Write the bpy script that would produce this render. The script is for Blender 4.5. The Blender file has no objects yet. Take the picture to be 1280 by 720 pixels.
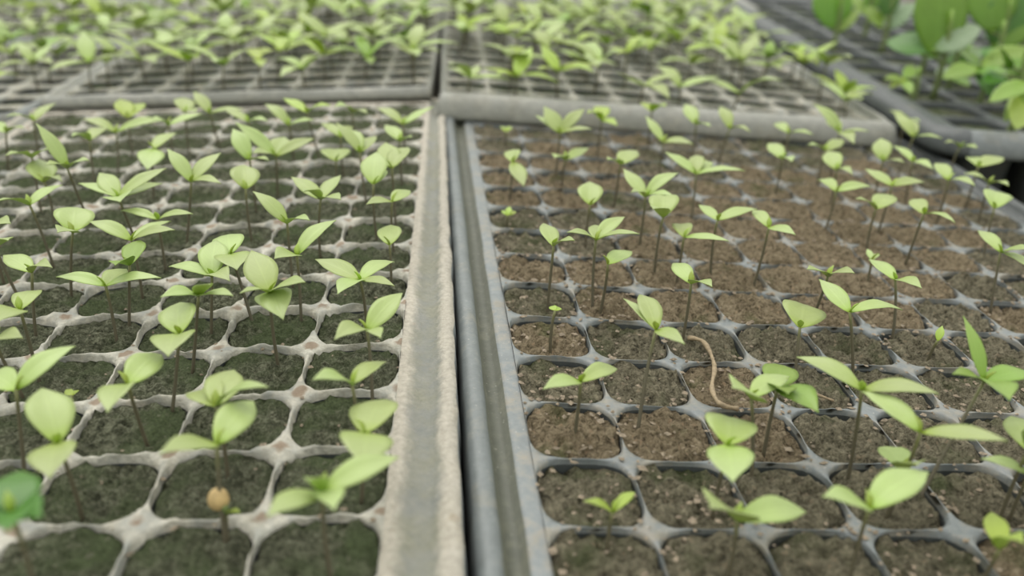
import bpy, bmesh, math, random
from math import sin, cos, pi, radians, sqrt
from mathutils import Vector, Matrix, noise

random.seed(11)
S = 0.03                      # one tray cell = 30 mm
scene = bpy.context.scene
COL = scene.collection

# ------------------------------------------------------------------ camera geometry (units of cells)
F_PX, PITCH, ROLL, CAM_H = 1206.44, 0.42402, -0.03466, 5.00409
FW = Vector((0, cos(PITCH), -sin(PITCH)))
_rt = Vector((1, 0, 0)); _dn = -_rt.cross(FW)
RT = cos(ROLL) * _rt + sin(ROLL) * _dn
DN = -sin(ROLL) * _rt + cos(ROLL) * _dn
EYE = Vector((0, 0, CAM_H))

def ray(px, py):
    return (RT * ((px - 640) / F_PX) + DN * ((py - 360) / F_PX) + FW)

def project(p):
    d = p - EYE
    w = d.dot(FW)
    if w < 0.2:
        return None
    return 640 + F_PX * d.dot(RT) / w, 360 + F_PX * d.dot(DN) / w, w

# ------------------------------------------------------------------ materials
class NT:
    def __init__(s, name):
        s.m = bpy.data.materials.new(name); s.m.use_nodes = True
        s.n = s.m.node_tree.nodes; s.l = s.m.node_tree.links
        s.n.clear()
        s.out = s.n.new('ShaderNodeOutputMaterial')
        s.b = s.n.new('ShaderNodeBsdfPrincipled')
        s.l.new(s.b.outputs[0], s.out.inputs[0])
        s.tc = s.n.new('ShaderNodeTexCoord')
    def noise(s, scale, detail=4, rough=0.55, vec=None, dist=0.0):
        t = s.n.new('ShaderNodeTexNoise'); t.inputs['Scale'].default_value = scale
        t.inputs['Detail'].default_value = detail; t.inputs['Roughness'].default_value = rough
        t.inputs['Distortion'].default_value = dist
        s.l.new(vec or s.tc.outputs['Object'], t.inputs['Vector'])
        return t.outputs['Fac']
    def vor(s, scale, vec=None):
        t = s.n.new('ShaderNodeTexVoronoi'); t.inputs['Scale'].default_value = scale
        s.l.new(vec or s.tc.outputs['Object'], t.inputs['Vector'])
        return t
    def ramp(s, fac, stops, interp='LINEAR'):
        r = s.n.new('ShaderNodeValToRGB'); r.color_ramp.interpolation = interp
        el = r.color_ramp.elements
        while len(el) < len(stops): el.new(0.5)
        for e, (p, c) in zip(el, stops):
            e.position = p; e.color = (*c, 1) if len(c) == 3 else c
        s.l.new(fac, r.inputs[0]); return r.outputs[0]
    def mix(s, fac, a, b):
        m = s.n.new('ShaderNodeMix'); m.data_type = 'RGBA'
        for sock, v in ((0, fac), (6, a), (7, b)):
            if hasattr(v, 'is_linked'): s.l.new(v, m.inputs[sock])
            elif sock == 0: m.inputs[0].default_value = v
            else: m.inputs[sock].default_value = (*v, 1)
        return m.outputs[2]
    def math(s, op, a, b=None, clamp=False):
        m = s.n.new('ShaderNodeMath'); m.operation = op; m.use_clamp = clamp
        for i, v in ((0, a), (1, b)):
            if v is None: continue
            if hasattr(v, 'is_linked'): s.l.new(v, m.inputs[i])
            else: m.inputs[i].default_value = v
        return m.outputs[0]
    def color(s, c):
        if hasattr(c, 'is_linked'): s.l.new(c, s.b.inputs['Base Color'])
        else: s.b.inputs['Base Color'].default_value = (*c, 1)
    def bump(s, h, strength=0.5, dist=0.002):
        b = s.n.new('ShaderNodeBump'); b.inputs['Strength'].default_value = strength
        b.inputs['Distance'].default_value = dist
        s.l.new(h, b.inputs['Height']); s.l.new(b.outputs[0], s.b.inputs['Normal'])
    def set(s, **k):
        for n, v in k.items(): s.b.inputs[n.replace('_', ' ')].default_value = v
        return s

def soil_material(name, dark, mid, light, moss, moss_lo, moss_hi, chip):
    t = NT(name)
    info = t.n.new('ShaderNodeObjectInfo')
    add = t.n.new('ShaderNodeVectorMath'); add.operation = 'ADD'
    t.l.new(t.tc.outputs['Object'], add.inputs[0]); t.l.new(info.outputs['Location'], add.inputs[1])
    v = add.outputs[0]
    n1 = t.noise(330, 7, 0.75, v, 0.6); n2 = t.noise(1300, 4, 0.7, v)
    nm = t.noise(45, 3, 0.6, v)
    mixn = t.math('ADD', t.math('MULTIPLY', n1, 0.65), t.math('MULTIPLY', n2, 0.35))
    c = t.ramp(mixn, [(0.38, dark), (0.5, mid), (0.64, light)])
    mm = t.ramp(nm, [(moss_lo, (0, 0, 0)), (moss_hi, (1, 1, 1))])
    mossc = t.ramp(n2, [(0.3, tuple(x * 0.55 for x in moss)), (0.7, tuple(min(1, x * 1.6) for x in moss))])
    c = t.mix(mm, c, mossc)
    vo = t.vor(900, v)
    chipf = t.ramp(vo.outputs['Color'], [(0.86, (0, 0, 0)), (0.9, (1, 1, 1))])
    c = t.mix(t.math('MULTIPLY', chipf, 0.7), c, chip)
    t.color(c); t.set(Roughness=0.9)
    t.b.inputs['Specular IOR Level'].default_value = 0.15
    t.bump(mixn, 1.0, 0.006)
    return t.m

M = {}
M['soil_moss'] = soil_material('mossy_dark_soil', (0.022, 0.024, 0.013), (0.14, 0.147, 0.093), (0.42, 0.43, 0.30),
                               (0.115, 0.145, 0.07), 0.42, 0.62, (0.26, 0.26, 0.18))
M['soil_brown'] = soil_material('crumbly_brown_soil', (0.05, 0.038, 0.023), (0.32, 0.255, 0.16), (0.55, 0.455, 0.31),
                                (0.13, 0.14, 0.06), 0.58, 0.74, (0.50, 0.36, 0.23))
M['soil_grey'] = soil_material('grey_brown_soil', (0.034, 0.030, 0.019), (0.235, 0.212, 0.142), (0.48, 0.43, 0.30),
                               (0.11, 0.125, 0.06), 0.5, 0.68, (0.42, 0.34, 0.23))

def crust_material(name, crust_lo, crust_hi, plastic, algae, cover, spots=True, pitchx=1.0):
    t = NT(name)
    big = t.noise(55, 4, 0.6); fine = t.noise(500, 4, 0.65); mid = t.noise(160, 4, 0.6)
    crust = t.ramp(fine, [(0.3, crust_lo), (0.65, crust_hi)])
    pink = t.ramp(big, [(0.4, (0, 0, 0)), (0.7, (1, 1, 1))])
    crust = t.mix(t.math('MULTIPLY', pink, 0.35), crust, (crust_hi[0] * 1.02, crust_hi[1] * 0.9, crust_hi[2] * 0.78))
    pl = t.ramp(mid, [(0.3, tuple(x * 0.75 for x in plastic)), (0.7, tuple(x * 1.2 for x in plastic))])
    f = t.ramp(t.math('ADD', t.math('MULTIPLY', mid, 0.6), t.math('MULTIPLY', big, 0.4)),
               [(cover - 0.09, (1, 1, 1)), (cover + 0.09, (0, 0, 0))])
    c = t.mix(f, pl, crust)
    al = t.ramp(t.noise(90, 5, 0.7), [(0.58, (0, 0, 0)), (0.72, (1, 1, 1))])
    c = t.mix(t.math('MULTIPLY', al, 0.6), c, algae)
    if spots:                                   # soil caught in the dimple where four ribs meet
        sp = t.n.new('ShaderNodeSeparateXYZ'); t.l.new(t.tc.outputs['Object'], sp.inputs[0])
        def near(o, p):
            w = t.math('PINGPONG', t.math('DIVIDE', o, p * S), 0.5)
            return t.math('MULTIPLY', w, w)
        r = t.math('SQRT', t.math('ADD', near(sp.outputs[0], pitchx), near(sp.outputs[1], 1.0)))
        r = t.math('ADD', r, t.math('MULTIPLY', t.math('SUBTRACT', mid, 0.5), 0.22))
        k = t.ramp(r, [(0.045, (1, 1, 1)), (0.085, (0, 0, 0))])
        c = t.mix(t.math('MULTIPLY', k, 0.75), c, (0.20, 0.125, 0.07))
    t.color(c); t.set(Roughness=0.75)
    t.bump(t.math('ADD', t.math('MULTIPLY', fine, 0.4), mid), 0.6, 0.002)
    return t.m

M['crust'] = crust_material('pale_mineral_crust', (0.35, 0.338, 0.282), (0.58, 0.56, 0.485), (0.27, 0.275, 0.25), (0.15, 0.15, 0.09), 0.54)
M['crust_far'] = crust_material('pale_crust_rear', (0.34, 0.33, 0.27), (0.58, 0.55, 0.47), (0.3, 0.305, 0.275), (0.15, 0.15, 0.09), 0.5, False)

def plastic_material(name, base, dust, algae, dust_lo, rough=0.42):
    t = NT(name)
    big = t.noise(60, 4, 0.6); fine = t.noise(700, 3, 0.6); mid = t.noise(220, 5, 0.7)
    c = t.ramp(mid, [(0.25, tuple(x * 0.8 for x in base)), (0.75, tuple(x * 1.2 for x in base))])
    df = t.ramp(t.math('ADD', t.math('MULTIPLY', mid, 0.5), t.math('MULTIPLY', big, 0.5)), [(dust_lo, (0, 0, 0)), (dust_lo + 0.14, (1, 1, 1))])
    c = t.mix(t.math('MULTIPLY', df, 0.75), c, dust)
    al = t.ramp(t.noise(30, 5, 0.7), [(0.55, (0, 0, 0)), (0.7, (1, 1, 1))])
    c = t.mix(t.math('MULTIPLY', al, 0.5), c, algae)
    sp = t.ramp(fine, [(0.66, (0, 0, 0)), (0.72, (1, 1, 1))])
    c = t.mix(t.math('MULTIPLY', sp, 0.5), c, (0.5, 0.48, 0.42))
    t.color(c); t.set(Roughness=rough)
    t.bump(mid, 0.25, 0.001)
    return t.m
M['blue_plastic'] = plastic_material('worn_blue_grey_plastic', (0.185, 0.205, 0.207), (0.27, 0.24, 0.185), (0.12, 0.12, 0.085), 0.46)
M['blue_rim'] = plastic_material('scuffed_grey_rim', (0.155, 0.172, 0.17), (0.22, 0.215, 0.18), (0.11, 0.11, 0.08), 0.52, 0.45)
M['algae_rim'] = plastic_material('algae_stained_plastic', (0.085, 0.09, 0.065), (0.135, 0.135, 0.095), (0.06, 0.064, 0.04), 0.5, 0.55)
M['dusty_rim'] = crust_material('dusty_crusted_rim', (0.23, 0.228, 0.19), (0.33, 0.322, 0.27), (0.215, 0.225, 0.205), (0.17, 0.165, 0.115), 0.5, False)
def banded_rim():
    t = NT('crusted_tray_rim')
    uv = t.n.new('ShaderNodeUVMap'); sp = t.n.new('ShaderNodeSeparateXYZ'); t.l.new(uv.outputs[0], sp.inputs[0])
    big = t.noise(50, 5, 0.65); fine = t.noise(520, 4, 0.7); mid = t.noise(170, 5, 0.7)
    v = t.math('ADD', sp.outputs[1], t.math('MULTIPLY', t.math('SUBTRACT', mid, 0.5), 0.34))
    crust = t.ramp(fine, [(0.3, (0.33, 0.30, 0.245)), (0.65, (0.50, 0.46, 0.385))])
    grey = t.ramp(mid, [(0.3, (0.185, 0.195, 0.18)), (0.6, (0.25, 0.25, 0.22)), (0.75, (0.34, 0.33, 0.28))])
    green = t.ramp(fine, [(0.3, (0.19, 0.19, 0.145)), (0.7, (0.27, 0.265, 0.205))])
    c = t.mix(t.ramp(big, [(0.42, (0, 0, 0)), (0.6, (1, 1, 1))]), grey, green)
    k = t.ramp(v, [(0.13, (1, 1, 1)), (0.26, (0, 0, 0)), (0.5, (0, 0, 0)), (0.62, (0.85, 0.85, 0.85)), (0.85, (0.7, 0.7, 0.7))])
    c = t.mix(k, c, crust)
    rust = t.ramp(t.noise(75, 5, 0.7), [(0.62, (0, 0, 0)), (0.72, (1, 1, 1))])
    c = t.mix(t.math('MULTIPLY', rust, 0.45), c, (0.27, 0.2, 0.115))
    t.color(c); t.set(Roughness=0.75); t.bump(t.math('ADD', t.math('MULTIPLY', fine, 0.4), mid), 0.6, 0.002)
    return t.m
M['L_rim'] = banded_rim()
M['grey_rim'] = plastic_material('weathered_grey_plastic', (0.27, 0.272, 0.24), (0.36, 0.345, 0.295), (0.19, 0.185, 0.14), 0.5, 0.5)
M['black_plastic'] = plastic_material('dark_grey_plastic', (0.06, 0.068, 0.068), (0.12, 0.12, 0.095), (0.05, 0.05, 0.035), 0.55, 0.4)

def leaf_material(name, base_c, mid_c, tip_c, trans, rough=0.38, vein=0.12):
    t = NT(name)
    uv = t.n.new('ShaderNodeUVMap'); sp = t.n.new('ShaderNodeSeparateXYZ'); t.l.new(uv.outputs[0], sp.inputs[0])
    info = t.n.new('ShaderNodeObjectInfo')
    g = t.ramp(sp.outputs[0], [(0.0, base_c), (0.22, mid_c), (1.0, tip_c)])
    v = t.math('ABSOLUTE', t.math('SUBTRACT', sp.outputs[1], 0.5))
    side = t.math('PINGPONG', t.math('ADD', t.math('MULTIPLY', sp.outputs[0], 7.0), t.math('MULTIPLY', v, -5.0)), 0.5)
    veins = t.math('MAXIMUM', t.ramp(v, [(0.0, (1, 1, 1)), (0.05, (0, 0, 0))]), t.math('MULTIPLY', t.ramp(side, [(0.0, (1, 1, 1)), (0.12, (0, 0, 0))]), 0.5))
    c = t.mix(t.math('MULTIPLY', veins, vein), g, tuple(min(1, x * 1.5 + 0.05) for x in mid_c))
    n = t.noise(120, 3)
    hsv = t.n.new('ShaderNodeHueSaturation')
    t.l.new(t.math('ADD', t.math('MULTIPLY', info.outputs['Random'], 0.3), t.math('MULTIPLY', n, 0.3)), hsv.inputs['Value'])
    t.l.new(t.math('ADD', t.math('MULTIPLY', t.math('ADD', info.outputs['Random'], n), 0.22), 0.78), hsv.inputs['Value'])
    t.l.new(t.math('ADD', t.math('MULTIPLY', info.outputs['Random'], 0.016), 0.492), hsv.inputs['Hue'])
    t.l.new(c, hsv.inputs['Color']); c = hsv.outputs[0]
    t.color(c); t.set(Roughness=rough)
    t.b.inputs['Specular IOR Level'].default_value = 0.6
    tr = t.n.new('ShaderNodeBsdfTranslucent')
    boost = t.n.new('ShaderNodeMix'); boost.data_type = 'RGBA'; boost.blend_type = 'MULTIPLY'; boost.inputs[0].default_value = 1
    t.l.new(c, boost.inputs[6]); boost.inputs[7].default_value = (1.12, 1.15, 0.75, 1)
    t.l.new(boost.outputs[2], tr.inputs[0])
    mx = t.n.new('ShaderNodeMixShader'); mx.inputs[0].default_value = trans
    t.l.new(t.b.outputs[0], mx.inputs[1]); t.l.new(tr.outputs[0], mx.inputs[2]); t.l.new(mx.outputs[0], t.out.inputs[0])
    t.bump(veins, 0.15, 0.0006)
    return t.m
M['leaf'] = leaf_material('pale_seedling_leaf', (0.38, 0.53, 0.06), (0.44, 0.545, 0.19), (0.47, 0.555, 0.25), 0.32)
M['leaf_bright'] = leaf_material('yellow_green_leaf', (0.42, 0.55, 0.04), (0.43, 0.56, 0.09), (0.45, 0.56, 0.15), 0.35)
M['leaf_mid'] = leaf_material('fresh_green_leaf', (0.28, 0.45, 0.03), (0.28, 0.43, 0.07), (0.32, 0.45, 0.11), 0.35)
M['leaf_deep'] = leaf_material('deep_green_leaf', (0.15, 0.31, 0.02), (0.155, 0.33, 0.018), (0.19, 0.35, 0.028), 0.3, 0.3, 0.2)
M['leaf_dark'] = leaf_material('dark_green_leaf', (0.06, 0.17, 0.012), (0.058, 0.18, 0.008), (0.075, 0.2, 0.013), 0.22, 0.35, 0.2)  # darker green leaf colour
M['leaf_glossy'] = leaf_material('glossy_grey_green_leaf', (0.20, 0.34, 0.12), (0.25, 0.36, 0.19), (0.3, 0.39, 0.24), 0.2, 0.25, 0.15)

def stem_material(name, low, high):
    t = NT(name)
    uv = t.n.new('ShaderNodeUVMap'); sp = t.n.new('ShaderNodeSeparateXYZ'); t.l.new(uv.outputs[0], sp.inputs[0])
    t.color(t.ramp(sp.outputs[0], [(0.0, low), (0.72, tuple(a * 0.85 + b * 0.15 for a, b in zip(low, high))), (1.0, high)]))
    t.set(Roughness=0.5); t.bump(t.noise(900, 2), 0.2, 0.0005)
    return t.m
M['stem'] = stem_material('purple_brown_seedling_stem', (0.10, 0.086, 0.056), (0.18, 0.19, 0.065))
M['stem_green'] = stem_material('green_plant_stem', (0.15, 0.19, 0.07), (0.25, 0.40, 0.07))

def plain(name, c, rough=0.7, sc=300, var=0.25):
    t = NT(name); n = t.noise(sc, 4, 0.6)
    t.color(t.ramp(n, [(0.3, tuple(x * (1 - var) for x in c)), (0.7, tuple(x * (1 + var) for x in c))]))
    t.set(Roughness=rough); t.bump(n, 0.3, 0.001); return t.m
M['husk'] = plain('tan_seed_husk', (0.50, 0.36, 0.16))
M['straw'] = plain('dry_straw', (0.30, 0.23, 0.14), 0.7, 500, 0.35)
M['wood'] = plain('damp_weathered_board', (0.16, 0.14, 0.10), 0.8, 60, 0.4)
M['ground'] = plain('trodden_earth_floor', (0.11, 0.095, 0.07), 0.9, 8, 0.3)
M['grit'] = plain('pale_grit', (0.26, 0.21, 0.15), 0.85, 700, 0.45)

# ------------------------------------------------------------------ object helpers
def link(o, parent=None):
    COL.objects.link(o)
    if parent: o.parent = parent
    return o

def mesh_obj(name, verts, faces, mat, parent=None, smooth=True, uvs=None, mats=None, fmat=None, merge=None):
    me = bpy.data.meshes.new(name)
    me.from_pydata([(v[0] * S, v[1] * S, v[2] * S) for v in verts], [], faces)
    if uvs:
        ul = me.uv_layers.new(name='UVMap')
        for lp in me.loops: ul.data[lp.index].uv = uvs[lp.vertex_index]
    for m in (mats or [mat]): me.materials.append(m)
    if fmat:
        for p, k in zip(me.polygons, fmat): p.material_index = k
    if smooth:
        for p in me.polygons: p.use_smooth = True
    if merge:
        bm = bmesh.new(); bm.from_mesh(me); bmesh.ops.remove_doubles(bm, verts=bm.verts, dist=merge * S)
        bmesh.ops.recalc_face_normals(bm, faces=bm.faces); bm.to_mesh(me); bm.free()
    me.update()
    return link(bpy.data.objects.new(name, me), parent)

def empty(name, loc, rot=(0, 0, 0)):
    e = bpy.data.objects.new(name, None); e.empty_display_size = 0.01
    e.location = Vector(loc) * S; e.rotation_euler = rot
    return link(e)

def tag(o, label, cat, group=None, kind=None):
    o['label'] = label; o['category'] = cat
    if group: o['group'] = group
    if kind: o['kind'] = kind
    return o

def nz(x, y, z=0.0, f=1.0):
    return noise.noise(Vector((x * f, y * f, z)))

# ------------------------------------------------------------------ trays
class Tray:
    def __init__(s, key, x0, y0, head, dz, roll, px, py, cols, rows, hw, n, depth=1.45):
        s.key, s.px, s.py, s.cols, s.rows, s.hw, s.n, s.depth = key, px, py, cols, rows, hw, n, depth
        s.loc = Vector((x0, y0, dz)); s.rot = (0, roll, head)
        s.R = Matrix.Rotation(head, 3, 'Z') @ Matrix.Rotation(roll, 3, 'Y')
    def world(s, p): return s.R @ Vector(p) + s.loc
    def local(s, p): return s.R.transposed() @ (Vector(p) - s.loc)
    def hit(s, px, py, h=0.0):                  # where the view through a pixel meets height h above the tray
        d = s.R.transposed() @ ray(px, py); c = s.local(EYE)
        k = (h - c.z) / d.z
        return c + d * k
    def centre(s, i, j): return ((i + 0.5) * s.px, (j + 0.5) * s.py)
    def hole(s, a, i, j, grow=0.0):
        ca, sa = cos(a), sin(a)
        r = (abs(ca) ** s.n + abs(sa) ** s.n) ** (-1 / s.n)
        return ca * r * (s.hw + grow) * s.px, sa * r * (s.hw + grow) * s.py

def cell_grid(T, N, lump, crest, seed, mat, parent, wall_mat):
    V, Fc, fm = [], [], []
    for i in range(*T.cols):
        for j in range(*T.rows):
            cx, cy = T.centre(i, j); base = len(V)
            loops = []
            for lev in range(7):
                row = []
                for k in range(N):
                    a = 2 * pi * k / N + pi / 4
                    ca, sa = cos(a), sin(a); q = 0.5 / max(abs(ca), abs(sa))
                    ox, oy = ca * q * T.px, sa * q * T.py
                    hx, hy = T.hole(a, i, j)
                    wob = 1 + lump * 0.55 * nz(cx + hx, cy + hy, seed + i * 3.1 + j * 1.7, 4.5)
                    hx *= wob; hy *= wob
                    if lev == 0: x, y, z = ox, oy, crest
                    elif lev == 1: x, y, z = ox * 0.5 + hx * 0.5, oy * 0.5 + hy * 0.5, crest * 0.9
                    elif lev == 2: x, y, z = hx * 1.02, hy * 1.02, crest * 0.35
                    elif lev == 3: x, y, z = hx, hy, -0.045
                    elif lev == 4: x, y, z = hx * 0.975, hy * 0.975, -0.3
                    elif lev == 5: x, y, z = hx * 0.7, hy * 0.7, -T.depth
                    else: x, y, z = hx * 0.12, hy * 0.12, -T.depth
                    X, Y = cx + x, cy + y
                    if lev < 3:
                        z += lump * (0.75 * max(-0.15, nz(X, Y, seed, 5.0)) + 0.35 * nz(X, Y, seed + 9, 12.0)) * (1 if lev < 2 else 0.6)
                        z += 0.03 * nz(X, Y, seed + 4, 0.35)
                    row.append(len(V)); V.append((X, Y, z))
                loops.append(row)
            for lev in range(6):
                for k in range(N):
                    k2 = (k + 1) % N
                    Fc.append((loops[lev][k], loops[lev][k2], loops[lev + 1][k2], loops[lev + 1][k]))
                    fm.append(0 if lev < 3 else 1)
    me_obj = mesh_obj('cell_grid', V, Fc, mat, parent, True, None, [mat, wall_mat], fm)
    bm = bmesh.new(); bm.from_mesh(me_obj.data)
    bmesh.ops.remove_doubles(bm, verts=bm.verts, dist=0.0008 * S)
    bm.to_mesh(me_obj.data); bm.free()
    return me_obj

def rim(T, prof, mats, bands, lump, seed, parent, step=0.25, wfun=None, side_mat=None):
    x0, x1 = T.cols[0] * T.px, T.cols[1] * T.px
    y0, y1 = T.rows[0] * T.py, T.rows[1] * T.py
    path = []
    def side(ax, ay, bx, by, nx, ny):
        L = math.hypot(bx - ax, by - ay); n = max(2, int(L / step))
        for k in range(n + 1):
            path.append((ax + (bx - ax) * k / n, ay + (by - ay) * k / n, nx, ny))
    def corner(cx, cy, a0):
        for k in range(1, 6):
            a = a0 + (pi / 2) * k / 6; path.append((cx, cy, cos(a), sin(a)))
    side(x0, y0, x1, y0, 0, -1); corner(x1, y0, -pi / 2)
    side(x1, y0, x1, y1, 1, 0); corner(x1, y1, 0)
    side(x1, y1, x0, y1, 0, 1); corner(x0, y1, pi / 2)
    side(x0, y1, x0, y0, -1, 0); corner(x0, y0, pi)
    V, Fc, fm = [], [], []; n = len(path); m = len(prof)
    for (bx, by, nx, ny) in path:
        for q, (d, z) in enumerate(prof):
            w = wfun(bx, by, nx, ny) if wfun else 1.0
            X, Y = bx + nx * d * w, by + ny * d * w
            if 0 < q < m - 1:
                e = lump * nz(X, Y, seed, 3.0); X += nx * e * 0.6; Y += ny * e * 0.6
                z = z + lump * 0.7 * nz(X, Y, seed + 5, 4.0) + 0.025 * nz(X, Y, seed + 8, 0.5)
            V.append((X, Y, z))
    for k in range(n):
        k2 = (k + 1) % n
        for q in range(m - 1):
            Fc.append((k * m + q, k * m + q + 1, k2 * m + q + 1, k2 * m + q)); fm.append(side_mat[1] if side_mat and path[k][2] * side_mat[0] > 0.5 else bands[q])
    U = [(k / n, q / (m - 1)) for k in range(n) for q in range(m)]
    return mesh_obj('rim', V, Fc, mats[0], parent, True, U, mats, fm)

L = Tray('L', -0.97873, 6.45916, 0.07093, 0.0, -0.04904, 1.0, 1.0, (-8, 0), (-4, 14), 0.488, 3.0)
R = Tray('R', 0.33773, 6.5184, 0.09744, -0.11868, 0.04766, 0.92156, 1.0, (0, 10), (-7, 13), 0.491, 3.35)
C_ = Tray('C', -1.53, 20.15, 0.075, 0.21, 0.049, 0.945, 1.0, (0, 10), (0, 15), 0.474, 3.1)
_d = L.world((0, 14.42, 0))
D_ = Tray('D', _d.x + 0.02, _d.y + 0.1, 0.06, _d.z + 0.2, -0.049, 1.0, 1.0, (-8, 0), (0, 12), 0.474, 3.1)
E_ = Tray('E', -10.75, 19.9, 0.05, -0.45, -0.02, 1.0, 1.0, (-8, 0), (0, 8), 0.42, 3.0)
G_ = Tray('G', -2.0, 36.6, 0.06, 0.1, 0.02, 0.945, 1.0, (0, 11), (0, 8), 0.41, 3.0)
H_ = Tray('H', -3.2, 34.1, 0.06, -0.1, -0.03, 1.0, 1.0, (-9, 0), (0, 8), 0.41, 3.0)
K_ = Tray('K', -11.4, 28.9, 0.05, -0.5, -0.02, 1.0, 1.0, (-8, 0), (0, 8), 0.41, 3.0)
F_ = Tray('F', 9.35, 19.9, 0.05, -0.12, 0.03, 1.55, 1.55, (0, 8), (0, 13), 0.455, 4.0, 2.0)

def narrow_left(bx, by, nx, ny): return (0.18 if nx < 0 else 0.35) if abs(nx) > 0.3 else 1.0
def narrow_right(bx, by, nx, ny): return 0.22 if nx > 0.3 else 0.7

def lw(bx, by, nx, ny):
    if nx > 0.3: return 1.0 - 0.026 * by
    return 0.85

P_R = [(0, 0.0), (0.12, 0.01), (0.17, 0.0), (0.21, -0.09), (0.33, -0.09), (0.38, 0.03), (0.43, 0.10), (0.52, 0.10), (0.585, 0.05), (0.60, -0.35), (0.57, -1.3)]
B_R = [0, 0, 1, 1, 1, 2, 2, 2, 2, 2]
P_L = [(0, 0.05), (0.07, 0.07), (0.14, 0.05), (0.22, 0.0), (0.33, -0.02), (0.41, 0.02), (0.47, 0.07), (0.56, 0.08), (0.625, 0.04), (0.64, -0.3), (0.60, -1.3)]
B_L = [0, 0, 1, 1, 1, 1, 0, 0, 2, 2]
P_C = [(0, 0.05), (0.08, 0.07), (0.14, 0.15), (0.22, 0.22), (0.38, 0.24), (0.54, 0.2), (0.65, 0.06), (0.70, -0.16), (0.69, -0.24), (0.62, -0.27)]
P_D = [(0, 0.04), (0.1, 0.05), (0.16, 0.12), (0.26, 0.15), (0.38, 0.12), (0.44, 0.0), (0.44, -0.07), (0.4, -0.09)]
P_S = [(0, 0.03), (0.1, 0.05), (0.18, 0.14), (0.3, 0.18), (0.42, 0.14), (0.47, 0.0), (0.48, -0.3), (0.44, -1.3)]

TRAYS = {}
def build_tray(T, label, lump, crest, gm, wall, prof, rmats, bands, N, seed, rl=0.03, wfun=None, group=None, side_mat=None):
    e = empty('seedling_tray', T.loc, T.rot)
    tag(e, label, 'tray', group)
    cell_grid(T, N, lump, crest, seed, gm, e, wall)
    rim(T, prof, rmats, bands, rl, seed + 20, e, wfun=wfun, side_mat=side_mat)
    TRAYS[T.key] = e
    return e

GT = 'seedling trays laid edge to edge on the bench'
build_tray(L, 'plug tray with thick pale crust on its ribs and dark mossy soil in its cells', 0.085, 0.04, M['crust'], M['black_plastic'],
           P_L, [M['L_rim'], M['L_rim'], M['blue_rim']], B_L, 48, 1.3, 0.055, lw, GT)
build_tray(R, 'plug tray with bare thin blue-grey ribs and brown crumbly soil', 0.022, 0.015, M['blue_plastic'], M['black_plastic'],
           P_R, [M['blue_plastic'], M['algae_rim'], M['blue_rim'], M['black_plastic']], B_R, 40, 4.7, 0.016, None, GT, (1, 3))  # rim coloured darker along its right side than on the other sides
build_tray(C_, 'plug tray whose broad rounded grey rim laps over the brown-soil tray', 0.07, 0.05, M['crust_far'], M['black_plastic'],
           P_C, [M['grey_rim']], [0] * 9, 24, 7.9, 0.03, narrow_left, GT)
build_tray(D_, 'plug tray just behind the crusted tray, with a thin grey front rim', 0.07, 0.05, M['crust_far'], M['black_plastic'],
           P_D, [M['grey_rim']], [0] * 7, 24, 12.2, 0.03, narrow_right, GT)
build_tray(E_, 'blurred plug tray at the far left beside the tray behind the crusted one', 0.05, 0.03, M['crust_far'], M['black_plastic'],
           P_S, [M['blue_rim']], [0] * 7, 16, 15.1, 0.02, None, GT)
build_tray(G_, 'farthest plug tray, beyond the rounded-rim tray at the top edge', 0.05, 0.03, M['crust_far'], M['black_plastic'],
           P_S, [M['grey_rim']], [0] * 7, 16, 18.4, 0.02, None, GT)
build_tray(H_, 'farthest plug tray in line behind the crusted tray', 0.05, 0.03, M['crust_far'], M['black_plastic'],
           P_S, [M['grey_rim']], [0] * 7, 16, 21.6, 0.02, None, GT)
build_tray(K_, 'blurred plug tray in the top left corner behind the far left one', 0.05, 0.03, M['crust_far'], M['black_plastic'],
           P_S, [M['blue_rim']], [0] * 7, 16, 24.3, 0.02, None, GT)
build_tray(F_, 'dark large-celled tray holding the tall broad-leaved plants', 0.03, 0.02, M['black_plastic'], M['black_plastic'],
           [(a * 1.25, b) for a, b in P_C], [M['blue_rim'], M['black_plastic']], [1, 1, 1, 0, 0, 0, 0, 0, 1], 24, 27.7, 0.03, None, GT, (-1, 1))

# ------------------------------------------------------------------ soil plugs
def plug_geo(T, seed, amp, dome, spill=0.0, rings=18, seg=52):
    V, Fc = [], []
    V.append((0, 0, dome + amp * nz(0.1, 0.2, seed, 3)))
    for r in range(1, rings + 1):
        t = r / rings
        for k in range(seg):
            a = 2 * pi * k / seg
            hx, hy = T.hole(a, 0, 0, spill - 0.012)
            w = 1 + (0.16 * nz(cos(a) * 2, sin(a) * 2, seed + 40) if spill else 0)
            x, y = hx * t * w, hy * t * w
            z = dome * (1 - t ** 2.5) + amp * (0.55 * nz(x, y, seed, 4.0) + 0.5 * nz(x, y, seed + 3, 9.0) + 0.55 * nz(x, y, seed + 6, 17.0))
            if spill and t > 0.8: z -= (t - 0.8) * 0.55
            V.append((x, y, z))
    for k in range(seg):
        Fc.append((0, 1 + k, 1 + (k + 1) % seg))
    for r in range(rings - 1):
        for k in range(seg):
            k2 = (k + 1) % seg; a = 1 + r * seg
            Fc.append((a + k, a + seg + k, a + seg + k2, a + k2))
    b0 = len(V); a = 1 + (rings - 1) * seg
    for k in range(seg):
        x, y, z = V[a + k]; V.append((x * 0.93, y * 0.93, z - 0.22))
    for k in range(seg):
        k2 = (k + 1) % seg; Fc.append((a + k, b0 + k, b0 + k2, a + k2))
    return V, Fc

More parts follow.
